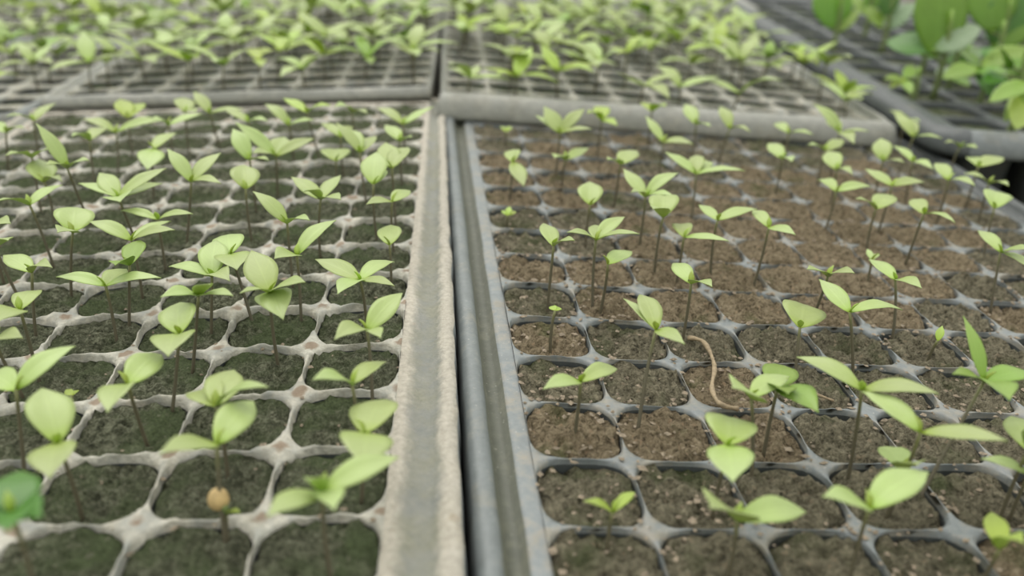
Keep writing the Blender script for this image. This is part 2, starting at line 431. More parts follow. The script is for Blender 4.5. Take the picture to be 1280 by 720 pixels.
def plug_mesh(name, T, seed, amp, dome, mat, spill=0.0):
    V, Fc = plug_geo(T, seed, amp, dome, spill)
    me = bpy.data.meshes.new(name); me.from_pydata([tuple(c * S for c in v) for v in V], [], Fc)
    me.materials.append(mat)
    for p in me.polygons: p.use_smooth = True
    return me

ORD = ['first', 'second', 'third', 'fourth', 'fifth', 'sixth', 'seventh', 'eighth', 'ninth', 'tenth', 'eleventh', 'twelfth', 'thirteenth',
       'fourteenth', 'fifteenth', 'sixteenth', 'seventeenth', 'eighteenth', 'nineteenth', 'twentieth']
WHERE = {'L': ('crusted tray', 'middle gap'), 'R': ('brown-soil tray', 'middle gap'), 'C': ('rounded-rim tray', 'gap end'),
         'D': ('thin-rimmed tray', 'gap end'), 'E': ('far corner tray', 'inner rim'), 'G': ('farthest tray', 'gap end'),
         'H': ('hindmost tray', 'gap end'), 'K': ('top corner tray', 'inner rim'), 'F': ('dark tray', 'near corner')}
def cell_words(T, i, j):
    c = -1 - i if T.cols[1] == 0 else i
    if T.key in 'LR':
        return ORD[c], ORD[T.rows[1] - 1 - j] + ' row from back'
    return ORD[c], ORD[j - T.rows[0]] + ' row from front'

VAR = {
    'L': [plug_mesh('soil_plug', L, 3.3 * k + 1, 0.10, 0.02, M['soil_moss']) for k in range(7)],
    'R': [plug_mesh('soil_plug', R, 5.3 * k + 2, 0.12, 0.03, M['soil_grey'] if k % 2 else M['soil_brown']) for k in range(8)],
    'RB': [plug_mesh('soil_plug', R, 7.3 * k + 3, 0.11, 0.06, M['soil_brown'], 0.05) for k in range(5)],
    'RG': [plug_mesh('soil_plug', R, 6.1 * k + 5, 0.13, 0.04, M['soil_grey'], 0.035) for k in range(5)],
    'C': [plug_mesh('soil_plug', C_, 4.3 * k + 1, 0.09, 0.0, M['soil_moss']) for k in range(3)],
    'D': [plug_mesh('soil_plug', D_, 4.9 * k + 1, 0.09, 0.0, M['soil_moss']) for k in range(3)]}
cand = []
for T in (L, R, C_, D_, E_, G_, H_, K_, F_):
    for i in range(*T.cols):
        for j in range(*T.rows):
            x, y = T.centre(i, j); p = project(T.world((x, y, 0)))
            vis = p and -45 < p[0] < 1325 and -10 < p[1] < 760
            cand.append((p[2] if vis else 999, T.key, i, j, T))
cand.sort(key=lambda c: c[:4])
rest = {}
done = 0
for d, key, i, j, T in cand:
    if done < 295 and d < 900 and key in 'LRCD':
        done += 1
        x, y = T.centre(i, j); rr = random.Random(i * 97 + j * 13 + ord(key))
        dz = -0.10; vk = key
        if key == 'R':
            px, py, _ = project(T.world((x, y, 0)))
            b = math.exp(-(((px - 1010) / 240) ** 2 + ((py - 310) / 105) ** 2))
            tan_ = b + 0.5 * nz(x, y, 3.0, 0.5)
            if b + 0.35 * nz(x, y, 6.0, 0.45) > 0.40: vk, dz = 'RB', -0.055 + 0.06 * b
            elif px > 840 and rr.random() < 0.75: vk, dz = 'RG', -0.04 + 0.02 * rr.random()
            else: dz = -0.075 + 0.04 * rr.random()
        elif key == 'L': dz = -0.045 + 0.045 * rr.random()
        me = rr.choice(VAR[vk])
        o = link(bpy.data.objects.new('soil_plug', me))
        o.location = T.world((x, y, dz)) * S
        o.rotation_euler = T.rot
        flip = rr.choice((1, -1)), rr.choice((1, -1))
        o.scale = (flip[0], flip[0], 1)          # half-turns keep the plug in its cell
        a, b2 = cell_words(T, i, j)
        look = {'L': 'dark mossy soil plug', 'R': 'damp brown soil plug', 'RB': 'heaped tan soil plug', 'RG': 'grey-brown soil plug',
                'C': 'dark soil plug', 'D': 'dark soil plug'}[vk]
        tag(o, f"{look} in {WHERE[key][0]}, {a} cell from {WHERE[key][1]}, {b2}", 'soil plug', 'soil plugs of the ' + WHERE[key][0])
    else:
        rest.setdefault(key, []).append((i, j, T))
for key, lst in rest.items():
    V, Fc = [], []
    for i, j, T in lst:
        v, f = plug_geo(T, i * 1.7 + j * 2.9, 0.09, 0.0, 0.0, 5, 20)
        x, y = T.centre(i, j); b = len(V)
        V += [(p[0] + x, p[1] + y, p[2] - 0.13) for p in v]; Fc += [tuple(q + b for q in g) for g in f]
    T = lst[0][2]
    o = mesh_obj('soil_filling', V, Fc, M['soil_brown'] if key == 'R' else M['soil_moss'])
    o.location = T.loc * S; o.rotation_euler = T.rot
    tag(o, {'L': 'mossy soil in the remaining cells of the crusted tray', 'R': 'brown soil in the remaining cells of the brown-soil tray',
            'C': 'dark soil in the remaining cells of the rounded-rim tray', 'D': 'dark soil in remaining cells of tray behind the crusted one',
            'E': 'dark soil filling the far corner tray', 'G': 'dark soil filling the farthest tray', 'H': 'dark soil filling the hindmost tray',
            'K': 'dark soil filling the top corner tray', 'F': 'dark soil filling the large-celled dark tray'}[key], 'soil', None, 'stuff')

# ------------------------------------------------------------------ leaves, stems, plants
def leaf(name, J, tip, width, mat, parent, origin, bend=0.12, fold=0.18, shape=0.42, nu=12, nv=7, droop=0.0, up=None, fat=0.012, point=1.12, sink=None):
    """a thin solid leaf blade from J to tip; origin is the plant's base"""
    ax = tip - J; Ln = ax.length; ax.normalize()
    up = up or Vector((0, 0, 1))
    n = up - ax * up.dot(ax)
    if n.length < 0.15: n = Vector((0, -0.6, 0.8)) - ax * Vector((0, -0.6, 0.8)).dot(ax)
    n.normalize(); sd = n.cross(ax)
    V, U, Fc = [], [], []
    for layer in (0, 1):
        for a in range(nu + 1):
            t = a / nu
            # ovate outline: narrow stalk, widest at "shape", pointed tip
            if t < shape: w = 0.13 + 0.87 * sin(pi / 2 * t / shape) ** 0.85
            else: w = max(0.0, cos(pi / 2 * (t - shape) / (1 - shape))) ** point
            if a == nu: w = 0.03
            arch = bend * Ln * sin(pi * t) - droop * Ln * t * t
            for b in range(nv):
                s = b / (nv - 1) * 2 - 1
                off = s * w * width / 2
                lift = fold * abs(off) + 0.012 * sin(t * 19 + s * 4) * Ln * 0.35 * abs(s)
                p = J + ax * (Ln * t) + sd * off + n * (arch + lift - (fat if layer else 0.0) * (1 - abs(s) ** 4 * 0.8))
                V.append(p - origin); U.append((t, (s + 1) / 2))
    per = (nu + 1) * nv
    for a in range(nu):
        for b in range(nv - 1):
            q = a * nv + b
            Fc.append((q, q + nv, q + nv + 1, q + 1))
            q += per; Fc.append((q, q + 1, q + nv + 1, q + nv))
    for a in range(nu):
        for b in (0, nv - 1):
            q = a * nv + b; r = q + nv
            Fc.append((q, q + per, r + per, r) if b == 0 else (q, r, r + per, q + per))
    for b in range(nv - 1):
        q = nu * nv + b; Fc.append((q, q + per, q + per + 1, q + 1))
        q = b; Fc.append((q, q + 1, q + per + 1, q + per))
    if sink is not None: sink.append((V, Fc, U, mat)); return None
    return mesh_obj(name, V, Fc, mat, parent, True, U)

def tube(name, pts, rad, mat, parent, origin, seg=8, sink=None):
    V, U, Fc = [], [], []
    n = len(pts)
    for k, p in enumerate(pts):
        t = (pts[min(k + 1, n - 1)] - pts[max(k - 1, 0)]).normalized()
        a = t.cross(Vector((0.3, 1, 0.1))).normalized(); b = t.cross(a)
        r = rad[k] if isinstance(rad, list) else rad
        for q in range(seg):
            an = 2 * pi * q / seg
            V.append(p + (a * cos(an) + b * sin(an)) * r - origin); U.append((k / (n - 1), q / seg))
    for k in range(n - 1):
        for q in range(seg):
            q2 = (q + 1) % seg
            Fc.append((k * seg + q, k * seg + q2, (k + 1) * seg + q2, (k + 1) * seg + q))
    Fc.append(tuple(range(seg))[::-1]); Fc.append(tuple((n - 1) * seg + q for q in range(seg)))
    if sink is not None: sink.append((V, Fc, U, mat)); return None
    return mesh_obj(name, V, Fc, mat, parent, True, U)

def bez(a, b, c, n=8):
    return [a * (1 - t) ** 2 + b * 2 * t * (1 - t) + c * t * t for t in (k / n for k in range(n + 1))]

def aim(J, px, py, want, elev=0.2):
    """the leaf tip: a point seen at the pixel, a leaf's length away from the node J"""
    d = ray(px, py).normalized(); c = EYE - J
    tc = -c.dot(d); near = EYE + d * tc; dm = (near - J).length
    ln = max(want, dm * 1.04)
    h = sqrt(max(0, ln * ln - dm * dm))
    best = None
    for s in (-1, 1):
        p = near + d * (h * s); e = math.asin(max(-1, min(1, (p.z - J.z) / ln)))
        sc = abs(e - elev)
        if best is None or sc < best[0]: best = (sc, p)
    return best[1]

used = {}
def cell_of(T, x, y):
    return (max(T.cols[0], min(T.cols[1] - 1, math.floor(x / T.px))), max(T.rows[0], min(T.rows[1] - 1, math.floor(y / T.py))))

NUM = {1: 'one-leaf', 2: 'two-leaf', 3: 'three-leaf', 4: 'four-leaf', 5: 'five-leaf', 6: 'six-leaf'}
GSEED = 'seedlings growing in the plug trays'
def name_plant(T, i, j, nl, h, mat):
    a, b = cell_words(T, i, j)
    k = (T.key, i, j); used[k] = used.get(k, 0) + 1
    look = 'tiny' if h < 0.4 else ('tall' if h > 0.95 else ('bright' if mat == 'leaf_bright' else 'pale'))
    if used[k] > 1: look = ('second', 'third', 'fourth', 'fifth')[min(3, used[k] - 2)] + ' ' + look
    return f"{look} {NUM[nl]} seedling in {WHERE[T.key][0]}, {a} cell from {WHERE[T.key][1]}, {b}"

def seedling(T, jx, jy, tips, h=None, mat='leaf', ln=0.66, w=0.40, lean=(0, 0), label=None, bud=True, rnd=None):
    rnd = rnd or random.Random(int(jx * 31 + jy * 7))
    h = h if h is not None else 0.78 * rnd.uniform(0.85, 1.12)
    q = T.hit(jx, jy, h)
    i, j = cell_of(T, q.x + lean[0], q.y + lean[1]); cx, cy = T.centre(i, j)
    bx = max(cx - 0.27 * T.px, min(cx + 0.27 * T.px, q.x + lean[0])); by = max(cy - 0.27, min(cy + 0.27, q.y + lean[1] - 0.03))
    base = T.world((bx, by, -0.16)); J = T.world(q)
    e = empty('seedling', base)
    tag(e, label or name_plant(T, i, j, len(tips), h, mat), 'seedling', GSEED)
    mid = base * 0.45 + J * 0.55 + Vector((rnd.uniform(-.05, .05), rnd.uniform(-.04, .04), 0.0)); mid.z = base.z + (J.z - base.z) * 0.6
    pts = bez(base, mid, J)
    tube('stem', pts, [0.0195 - 0.004 * k / 8 for k in range(9)], M['stem'], e, base)
    cam = (EYE - J).normalized()
    for t in tips:
        tip = aim(J, t[0], t[1], ln * rnd.uniform(0.92, 1.08), t[3] if len(t) > 3 else 0.18)
        L_ = (tip - J).length
        ww = (t[2] if len(t) > 2 and t[2] else w) * L_
        up = (Vector((0, 0, 1)) + cam * 0.35 + Vector((rnd.uniform(-.25, .25), rnd.uniform(-.2, .2), 0))).normalized()
        leaf('leaf', J, tip, ww, M[mat], e, base, bend=rnd.uniform(0.04, 0.12), fold=rnd.uniform(0.05, 0.25), shape=rnd.uniform(0.38, 0.48), up=up)
    if bud:
        a = rnd.uniform(0, 6.28)
        V0 = J + Vector((0, 0, 0.0))
        bt = V0 + Vector((cos(a) * 0.07, sin(a) * 0.07, 0.13))
        leaf('shoot_tip', V0, bt, 0.075, M['leaf_bright'], e, base, 0.05, 0.3, 0.4, 5, 3)
    return e

# (node pixel, leaf-tip pixels) read off the photograph, plants of the crusted tray
LP = [
 (20, 487, [(94, 432, .36), (-18, 470)], {}), (72, 553, [(52, 485, .55), (62, 597, .55)], {}), (160, 480, [(202, 443, .42), (134, 515, .45)], {}),
 (224, 417, [(224, 378, .6), (210, 445, .6)], {}), (270, 507, [(292, 462, .5), (335, 483, .3), (249, 489, .5)], {}),
 (271, 555, [(317, 501, .42), (199, 566, .38)], {}),
 (459, 413, [(503, 366, .4), (418, 424, .35), (476, 422, .3)], {}), (440, 480, [(391, 474, .34), (483, 452, .3)], {}),
 (457, 541, [(480, 499, .6), (455, 585, .6)], {}), (403, 615, [(499, 571, .36), (334, 645, .42), (418, 637, .4), (384, 600, .3)], {'ln': .6}),
 (337, 365, [(314, 313, .5), (381, 352, .4), (354, 399, .6), (300, 366, .2)], {}),
 (450, 350, [(394, 324, .34), (493, 327, .34), (493, 357, .26), (422, 367, .4)], {}),
 (371, 319, [(420, 275, .36), (343, 323, .42)], {}), (359, 279, [(316, 239, .36), (387, 275, .32)], {}),
 (487, 306, [(488, 281, .5)], {'h': .5}), (288, 317, [(285, 293, .6), (296, 337, .6)], {}),
 (265, 345, [(270, 300, .5), (211, 333, .28), (287, 351, .42)], {}), (248, 370, [(201, 371, .28), (291, 369, .32), (262, 355, .3)], {}),
 (132, 357, [(70, 346, .28), (201, 347, .26), (158, 336, .4)], {}), (40, 340, [(4, 319, .42), (65, 334, .3)], {}),
 (164, 300, [(111, 277, .34), (218, 287, .28), (214, 276, .24)], {}), (197, 274, [(151, 263, .22), (241, 267, .22)], {}),
 (91, 290, [(95, 259, .75), (72, 290, .4)], {}), (162, 331, [(175, 300, .4), (144, 331, .4)], {'mat': 'leaf_mid'}),
 (25, 387, [(46, 363, .42), (-4, 402, .4)], {}), (-12, 284, [(13, 279, .4), (-30, 270)], {}), (-8, 425, [(28, 422, .36), (-30, 410)], {}),
 (-6, 308, [(10, 300, .4), (-25, 300)], {}), (37, 256, [(-4, 251, .3), (78, 231, .3)], {}),
 (148, 246, [(98, 229, .26), (208, 210, .3), (203, 229, .3), (124, 216, .4), (150, 252, .6)], {}),
 (239, 227, [(209, 186, .36), (276, 191, .36), (276, 229, .3)], {}), (192, 186, [(221, 166, .42), (184, 212, .6)], {}),
 (84, 210, [(45, 154, .3), (111, 200, .3), (58, 206, .3)], {'h': .95}), (55, 227, [(48, 199, .6), (78, 227, .25)], {}),
 (40, 197, [(7, 194, .3), (63, 186, .32)], {}), (42, 151, [(8, 145, .25), (70, 129, .36)], {}), (145, 165, [(104, 149, .32), (207, 150, .28)], {}),
 (160, 147, [(150, 124, .5), (181, 129, .5)], {'mat': 'leaf_bright'}), (210, 156, [(253, 142, .3), (190, 150, .3)], {}),
 (262, 141, [(242, 114, .4), (306, 137, .26)], {}), (232, 140, [(229, 122, .6), (245, 140, .4)], {}),
 (312, 200, [(291, 161, .42), (336, 200, .26)], {}), (307, 236, [(304, 206, .65)], {}),
 (345, 195, [(294, 153, .32), (393, 173, .32), (316, 191, .36), (356, 171, .5)], {}),
 (401, 249, [(364, 221, .36), (426, 219, .36), (426, 249, .42), (379, 239, .3)], {}), (490, 252, [(458, 255, .3), (513, 238, .34)], {}),
 (450, 190, [(420, 153, .34), (471, 170, .4), (438, 162, .4)], {}), (467, 230, [(470, 190, .55), (480, 212, .4)], {}),
 (490, 210, [(482, 178, .5), (510, 184, .5)], {}), (504, 155, [(471, 135, .3), (542, 133, .32)], {}), (361, 156, [(331, 130, .34), (392, 150, .28)], {}),
 (384, 140, [(354, 123, .3), (414, 132, .3)], {'mat': 'leaf_bright'}), (426, 171, [(401, 154, .3), (440, 158, .3)], {}),
 (420, 201, [(419, 186, .7)], {'h': .5}), (500, 176, [(481, 156, .36), (514, 171, .3)], {}), (310, 152, [(279, 136, .3), (335, 151, .28)], {}),
 (440, 140, [(418, 133, .3), (459, 142, .3)], {}), (8, 165, [(-15, 158), (30, 160, .3)], {}), (112, 175, [(90, 170, .3), (133, 160, .4)], {}),
]
for jx, jy, tips, kw in LP: seedling(L, jx, jy, tips, **kw)
seedling(L, 90, 494, [(82, 487, .5), (96, 488, .5)], h=0.22, ln=0.16, mat='leaf_bright', bud=False)
# plants of the brown-soil tray
RP = [
 (692, 307, [(679, 279, .34), (718, 300, .24)], {}), (745, 300, [(709, 290, .28), (799, 292, .22), (781, 271, .32), (744, 281, .3)], {'lean': (-.08, -.15)}),
 (760, 330, [(790, 314, .4)], {'h': .7}), (738, 256, [(737, 227, .6)], {'h': .6}),
 (807, 246, [(779, 211, .34), (848, 216, .4), (789, 240, .24), (842, 245, .26)], {}), (829, 271, [(831, 243, .6), (816, 261, .4)], {}),
 (855, 296, [(911, 301, .22), (850, 281, .4)], {}), (864, 354, [(841, 329, .36), (890, 358, .36)], {}),
 (820, 412, [(799, 368, .34), (779, 373, .15), (856, 430, .26)], {'lean': (-.22, -.35), 'h': .9}),
 (726, 477, [(679, 486, .32), (772, 461, .32)], {'h': .6}),
 (939, 497, [(916, 484, .65), (987, 470, .4)], {}), (972, 485, [(976, 456, .5), (1023, 515, .55), (985, 492, .4)], {'mat': 'leaf_mid'}),
 (910, 556, [(912, 521, .7), (916, 602, .55)], {}), (921, 650, [(889, 634, .7), (1008, 640, .38)], {'h': .55}),
 (1087, 635, [(1029, 620, .42), (1161, 590, .44)], {}), (1129, 586, [(1104, 558, .4), (1147, 580, .4)], {'h': .55}),
 (1077, 487, [(996, 446, .32), (1174, 492, .28)], {'h': .95}), (1151, 540, [(1077, 489, .33), (1260, 551, .28)], {'h': .95}),
 (1230, 477, [(1204, 395, .2), (1292, 468, .4), (1262, 500, .5), (1191, 467, .3)], {'h': 1.05, 'lean': (-.5, -.35), 'mat': 'leaf_mid'}),
 (1062, 390, [(1024, 349, .34), (1128, 387, .3)], {}), (1000, 409, [(1004, 380, .75)], {'h': .5}),
 (1035, 345, [(1009, 336, .36), (1068, 341, .34)], {}), (1119, 350, [(1086, 324, .36), (1152, 360, .32)], {}), (1090, 325, [(1084, 311, .3), (1100, 318, .3)], {'h': .4, 'ln': .3}),
 (961, 284, [(941, 263, .3), (994, 293, .28)], {}), (897, 275, [(946, 261, .36), (873, 256, .24)], {}), (1095, 261, [(1070, 248, .34), (1116, 244, .5)], {}),
 (1155, 267, [(1140, 249, .4), (1194, 278, .28)], {}), (1251, 315, [(1222, 288, .32), (1288, 311, .3), (1288, 336, .3)], {}),
 (1286, 562, [(1263, 520, .4), (1310, 550)], {}), (1288, 592, [(1227, 573, .28), (1320, 600)], {'h': .5}),
 (1250, 686, [(1239, 640, .3), (1280, 678, .3)], {'h': .55, 'mat': 'leaf_bright'}), (641, 202, [(655, 233, .4), (641, 187, .4)], {'h': .6}),
 (700, 166, [(669, 144, .3), (740, 161, .26), (731, 136, .34), (680, 133, .5)], {}), (707, 199, [(693, 197, .4), (736, 185, .32)], {'h': .5}),
 (752, 150, [(734, 141, .36), (772, 157, .3), (751, 133, .5)], {'mat': 'leaf_bright'}), (829, 177, [(807, 145, .28), (867, 180, .3)], {}),
 (776, 205, [(795, 188, .5), (759, 199, .36)], {}), (870, 217, [(831, 190, .34), (931, 213, .24), (872, 194, .4), (888, 202, .4)], {}),
 (815, 139, [(801, 128, .4), (832, 133, .4)], {'mat': 'leaf_bright'}), (870, 155, [(856, 130, .4), (888, 158, .3)], {}),
 (912, 161, [(900, 133, .42), (938, 165, .26)], {}), (986, 166, [(967, 155, .34), (1016, 168, .3)], {}), (978, 198, [(960, 179, .4), (990, 202, .4)], {}),
 (1031, 188, [(1010, 181, .3), (1056, 175, .36)], {}), (1046, 212, [(1035, 189, .5), (1066, 218, .3)], {}),
 (1050, 165, [(1017, 130, .34), (1086, 164, .24), (1034, 150, .4), (1068, 180, .4)], {}), (1104, 201, [(1101, 173, .55), (1130, 203, .3)], {}),
 (1115, 232, [(1081, 211, .36), (1156, 228, .32)], {}), (1045, 239, [(1022, 225, .34), (1089, 233, .34)], {}), (1141, 202, [(1116, 182, .34), (1167, 212, .28)], {}),
 (1142, 171, [(1118, 143, .36), (1178, 173, .28), (1137, 148, .4)], {}), (1186, 225, [(1168, 204, .4), (1219, 232, .3)], {}),
 (1200, 184, [(1181, 178, .26), (1222, 185, .3)], {}), (1223, 208, [(1210, 197, .4), (1255, 197, .5)], {}), (1236, 229, [(1205, 217, .26), (1261, 232, .34)], {}),
 (1243, 260, [(1245, 239, .6), (1262, 244, .4)], {}), (1130, 150, [(1112, 138, .3), (1150, 152, .3)], {}),
]
for jx, jy, tips, kw in RP: seedling(R, jx, jy, tips, **kw)
seedling(R, 694, 388, [(688, 383, .6), (701, 385, .6)], h=0.45, ln=0.14, mat='leaf_bright', bud=False)
seedling(R, 766, 640, [(730, 626, .3), (794, 615, .24)], h=0.3, ln=0.4, mat='leaf_bright')
seedling(R, 1172, 426, [(1178, 407, .45)], h=0.3, ln=0.2, mat='leaf_bright', bud=False)
seedling(R, 632, 164, [(626, 158, .5), (640, 159, .5)], h=0.3, ln=0.2, mat='leaf_bright', bud=False)
seedling(R, 635, 269, [(627, 263, .5), (645, 264, .5), (637, 258, .5)], h=0.15, ln=0.2, mat='leaf_bright', bud=False)

# seed leaf still wearing its husk
e = seedling(L, 283, 640, [(300, 640, .35)], h=0.2, ln=0.22, mat='leaf_bright', bud=False, label='sprout still capped by a round tan seed husk in the crusted tray')
hq = L.world(L.hit(273, 624, 0.32)); hb = Vector(e.location) / S
bm = bmesh.new(); bmesh.ops.create_uvsphere(bm, u_segments=20, v_segments=14, radius=0.085 * S)
for v in bm.verts: v.co.z *= 1.15; v.co += Vector((1, 0.4, 0)) * 0.1 * noise.noise(v.co * 300) * 0.02 * S
me = bpy.data.meshes.new('seed_husk'); bm.to_mesh(me); bm.free(); me.materials.append(M['husk'])
for p in me.polygons: p.use_smooth = True
o = link(bpy.data.objects.new('seed_husk', me), e); o.location = (hq - hb) * S
o['label'] = 'round tan seed husk'
tube('neck', bez(L.world(L.hit(283, 640, 0.2)), L.world(L.hit(281, 634, 0.3)), hq, 4), 0.03, M['stem_green'], e, hb)

# dark green leafy plant cut by the picture's lower left corner
e = seedling(L, 14, 640, [(26, 588, .7), (52, 645, .6), (-30, 625, .6), (10, 662, .7)], h=1.15, ln=0.5, mat='leaf_dark', w=.6,
             label='saturated deep green seedling standing tall in the near corner of the crusted tray')

# seedlings of the rear trays: one per cell, most cells filled; the nearest are things, the farthest rows one uncounted mass
rnd = random.Random(5); cells = []
for T, prob in ((C_, 0.74), (D_, 0.84), (E_, 0.9), (H_, 0.85), (G_, 0.85), (K_, 0.95)):
    for i in range(*T.cols):
        for j in range(*T.rows):
            x, y = T.centre(i, j); p = project(T.world((x, y, 0.6)))
            if p and -15 < p[0] < 1295 and p[1] > -12 and rnd.random() < prob * (0.72 if p[1] > 85 else 1.0 if p[1] > 60 else 1.25): cells.append((p[2], i, j, T))
cells.sort(key=lambda c: c[:3])
mass = []
for n, (_, i, j, T) in enumerate(cells):
    far = n >= 165
    x, y = T.centre(i, j); x += rnd.uniform(-.2, .2); y += rnd.uniform(-.2, .2)
    h = rnd.uniform(0.4, 0.85)
    base = T.world((x, y, -0.16)); J = T.world((x + rnd.uniform(-.12, .12), y + rnd.uniform(-.12, .12), h))
    nl = rnd.choice((2, 3, 3, 4, 4)); mat = rnd.choice(('leaf', 'leaf', 'leaf', 'leaf', 'leaf', 'leaf', 'leaf_bright', 'leaf_bright', 'leaf_mid'))
    sink = None; e = None; org = base
    if far: sink = mass; org = Vector((0, 0, 0))
    else:
        e = empty('seedling', base); tag(e, name_plant(T, i, j, nl, h, mat), 'seedling', GSEED)
    tube('stem', bez(base, (base + J) / 2 + Vector((rnd.uniform(-.06, .06), 0, 0)), J, 4), [0.026 - 0.002 * k for k in range(5)], M['stem'], e, org, 6, sink=sink)
    a = rnd.uniform(0, 6.28)
    for k in range(nl):
        an = a + k * 2 * pi / nl + rnd.uniform(-.3, .3); el = rnd.uniform(-0.05, 0.6); ln = rnd.uniform(0.78, 1.12) * (1 if k < 2 else 0.8)
        tip = J + Vector((cos(an) * cos(el), sin(an) * cos(el), sin(el))) * ln
        leaf('leaf', J, tip, ln * rnd.uniform(.34, .46), M[mat], e, org, rnd.uniform(.02, .14), .15, .43, 7, 5, sink=sink)
if mass:
    V, Fc, U, fm, ms = [], [], [], [], []
    for v, f, u, m_ in mass:
        if m_ not in ms: ms.append(m_)
        b = len(V); V += v; U += u
        Fc += [tuple(q + b for q in g) for g in f]; fm += [ms.index(m_)] * len(f)
    o = mesh_obj('far_seedlings', V, Fc, ms[0], None, True, U, ms, fm)
    tag(o, 'blurred carpet of pale seedlings in the farthest rows along the top edge', 'seedlings', None, 'stuff')

# ------------------------------------------------------------------ tall broad-leaved plants in the dark tray
def broad_plant(label, bpx, blade_list, hbase=None, mat='leaf_deep', h=2.4):
    """base pixel on the soil, then blades: (stalk-end pixel, tip pixel, width ratio, height of the stalk end, material)"""
    q = F_.hit(bpx[0], bpx[1], 0.0)
    i, j = cell_of(F_, q.x, q.y); cx, cy = F_.centre(i, j)
    q.x = max(cx - .4, min(cx + .4, q.x)); q.y = max(cy - .4, min(cy + .4, q.y))
    base = F_.world((q.x, q.y, -0.16))
    e = empty('broad_leaved_plant', base); tag(e, label, 'plant', 'tall plants in the dark tray')
    top = base + Vector((0.05, 0.05, h))
    pts = bez(base, base + Vector((0.12, -0.02, h * 0.5)), top, 8)
    tube('stem', pts, [0.085 - 0.005 * k for k in range(9)], M['stem_green'], e, base, 10)
    for (sx, sy, tx, ty, w, lnr, m, el) in blade_list:
        # the blade's foot lies on the viewing ray at the depth of the plant
        d = ray(sx, sy); k = (base.y - EYE.y) / d.y * (1 + 0.0); Jp = EYE + d * k
        Jp.z = max(Jp.z, base.z + 0.35)
        tip = aim(Jp, tx, ty, lnr, el)
        f = min(1, max(0.1, (Jp.z - base.z) / h)); at = pts[int(f * 8)]
        lf = leaf('leaf', Jp, tip, w * (tip - Jp).length, M[m], e, base, 0.06, 0.12, 0.42, 14, 9, point=0.75, up=(Vector((0, -0.55, 0.8)) + Vector((random.uniform(-.2, .2), 0, 0))).normalized(), fat=0.02)
        o = tube('stalk', bez(at, (at + Jp) / 2 + Vector((0, 0, .08)), Jp, 5), 0.038, M['stem_green'], lf, base, 8)
    return e

broad_plant('tall plant with one big upright oval leaf at the centre of the dark tray', (1170, 118),
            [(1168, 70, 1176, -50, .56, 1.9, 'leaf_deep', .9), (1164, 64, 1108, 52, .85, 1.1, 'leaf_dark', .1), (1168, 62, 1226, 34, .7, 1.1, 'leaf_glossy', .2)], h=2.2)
broad_plant('plant with a rounded upright leaf nearest the left rim of the dark tray', (1040, 62),
            [(1040, 36, 1036, -28, .8, 1.3, 'leaf_deep', .9), (1043, 40, 1075, 12, .5, .8, 'leaf_mid', .4)], h=1.8)
broad_plant('plant with a pale glossy leaf behind the big oval leaf', (1100, 60),
            [(1108, 36, 1143, 4, .55, 1.1, 'leaf_glossy', .5), (1102, 34, 1083, 8, .6, .8, 'leaf_mid', .4), (1104, 20, 1120, -20, .6, 1.0, 'leaf_dark', .7)], h=2.0)
broad_plant('small bright green plant low beside the dark bar-like rim', (1133, 122),
            [(1130, 100, 1105, 98, .4, .6, 'leaf_mid', .1), (1130, 100, 1143, 82, .45, .7, 'leaf_mid', .3), (1130, 100, 1139, 117, .45, .6, 'leaf_mid', -.2), (1130, 98, 1112, 110, .4, .5, 'leaf_bright', .1)], h=0.9)
broad_plant('plant with a broad leaf reaching the top edge, right of the big oval leaf', (1240, 96),
            [(1239, 40, 1236, -40, .75, 1.5, 'leaf_deep', .9), (1240, 60, 1290, 12, .7, 1.2, 'leaf_deep', .5), (1242, 56, 1278, -20, .7, 1.3, 'leaf_dark', .7)], h=2.3)
broad_plant('low spreading plant with drooping leaves in front of the big oval leaf', (1225, 128),
            [(1222, 84, 1178, 98, .5, 1.0, 'leaf_mid', .0), (1226, 82, 1290, 62, .5, 1.1, 'leaf_mid', .1), (1222, 84, 1196, 60, .5, .9, 'leaf_deep', .3),
             (1224, 90, 1240, 122, .55, .9, 'leaf_dark', -.3), (1216, 90, 1262, 92, .5, .9, 'leaf_deep', .1)], h=1.4)
broad_plant('plant at the right edge with yellow-green hanging leaves', (1283, 178),
            [(1290, 104, 1236, 127, .34, 1.3, 'leaf_mid', .0), (1288, 116, 1270, 162, .6, 1.1, 'leaf_bright', -.6), (1290, 106, 1330, 90, .5, 1.1, 'leaf_deep', .2),
             (1284, 112, 1256, 152, .4, .9, 'leaf_mid', -.5)], h=1.9)
broad_plant('plant with a small pale round leaf low between two stems', (1190, 112),
            [(1184, 100, 1178, 84, .9, .55, 'leaf_glossy', .1), (1190, 96, 1212, 108, .5, .7, 'leaf_deep', -.1), (1188, 60, 1200, 20, .6, 1.0, 'leaf_dark', .6)], h=1.5)
broad_plant('dark leafy plant filling the top right corner', (1275, 66),
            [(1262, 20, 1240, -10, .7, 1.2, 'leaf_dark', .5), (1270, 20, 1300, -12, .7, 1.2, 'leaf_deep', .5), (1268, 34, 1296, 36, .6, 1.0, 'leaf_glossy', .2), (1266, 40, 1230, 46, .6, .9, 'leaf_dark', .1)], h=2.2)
broad_plant('plant behind with leaves topping the frame between the big oval leaf and the corner', (1200, 50),
            [(1205, 10, 1195, -40, .7, 1.2, 'leaf_deep', .8), (1205, 14, 1240, -6, .6, 1.0, 'leaf_dark', .4), (1203, 20, 1160, 2, .6, 1.0, 'leaf_dark', .4)], h=2.2)

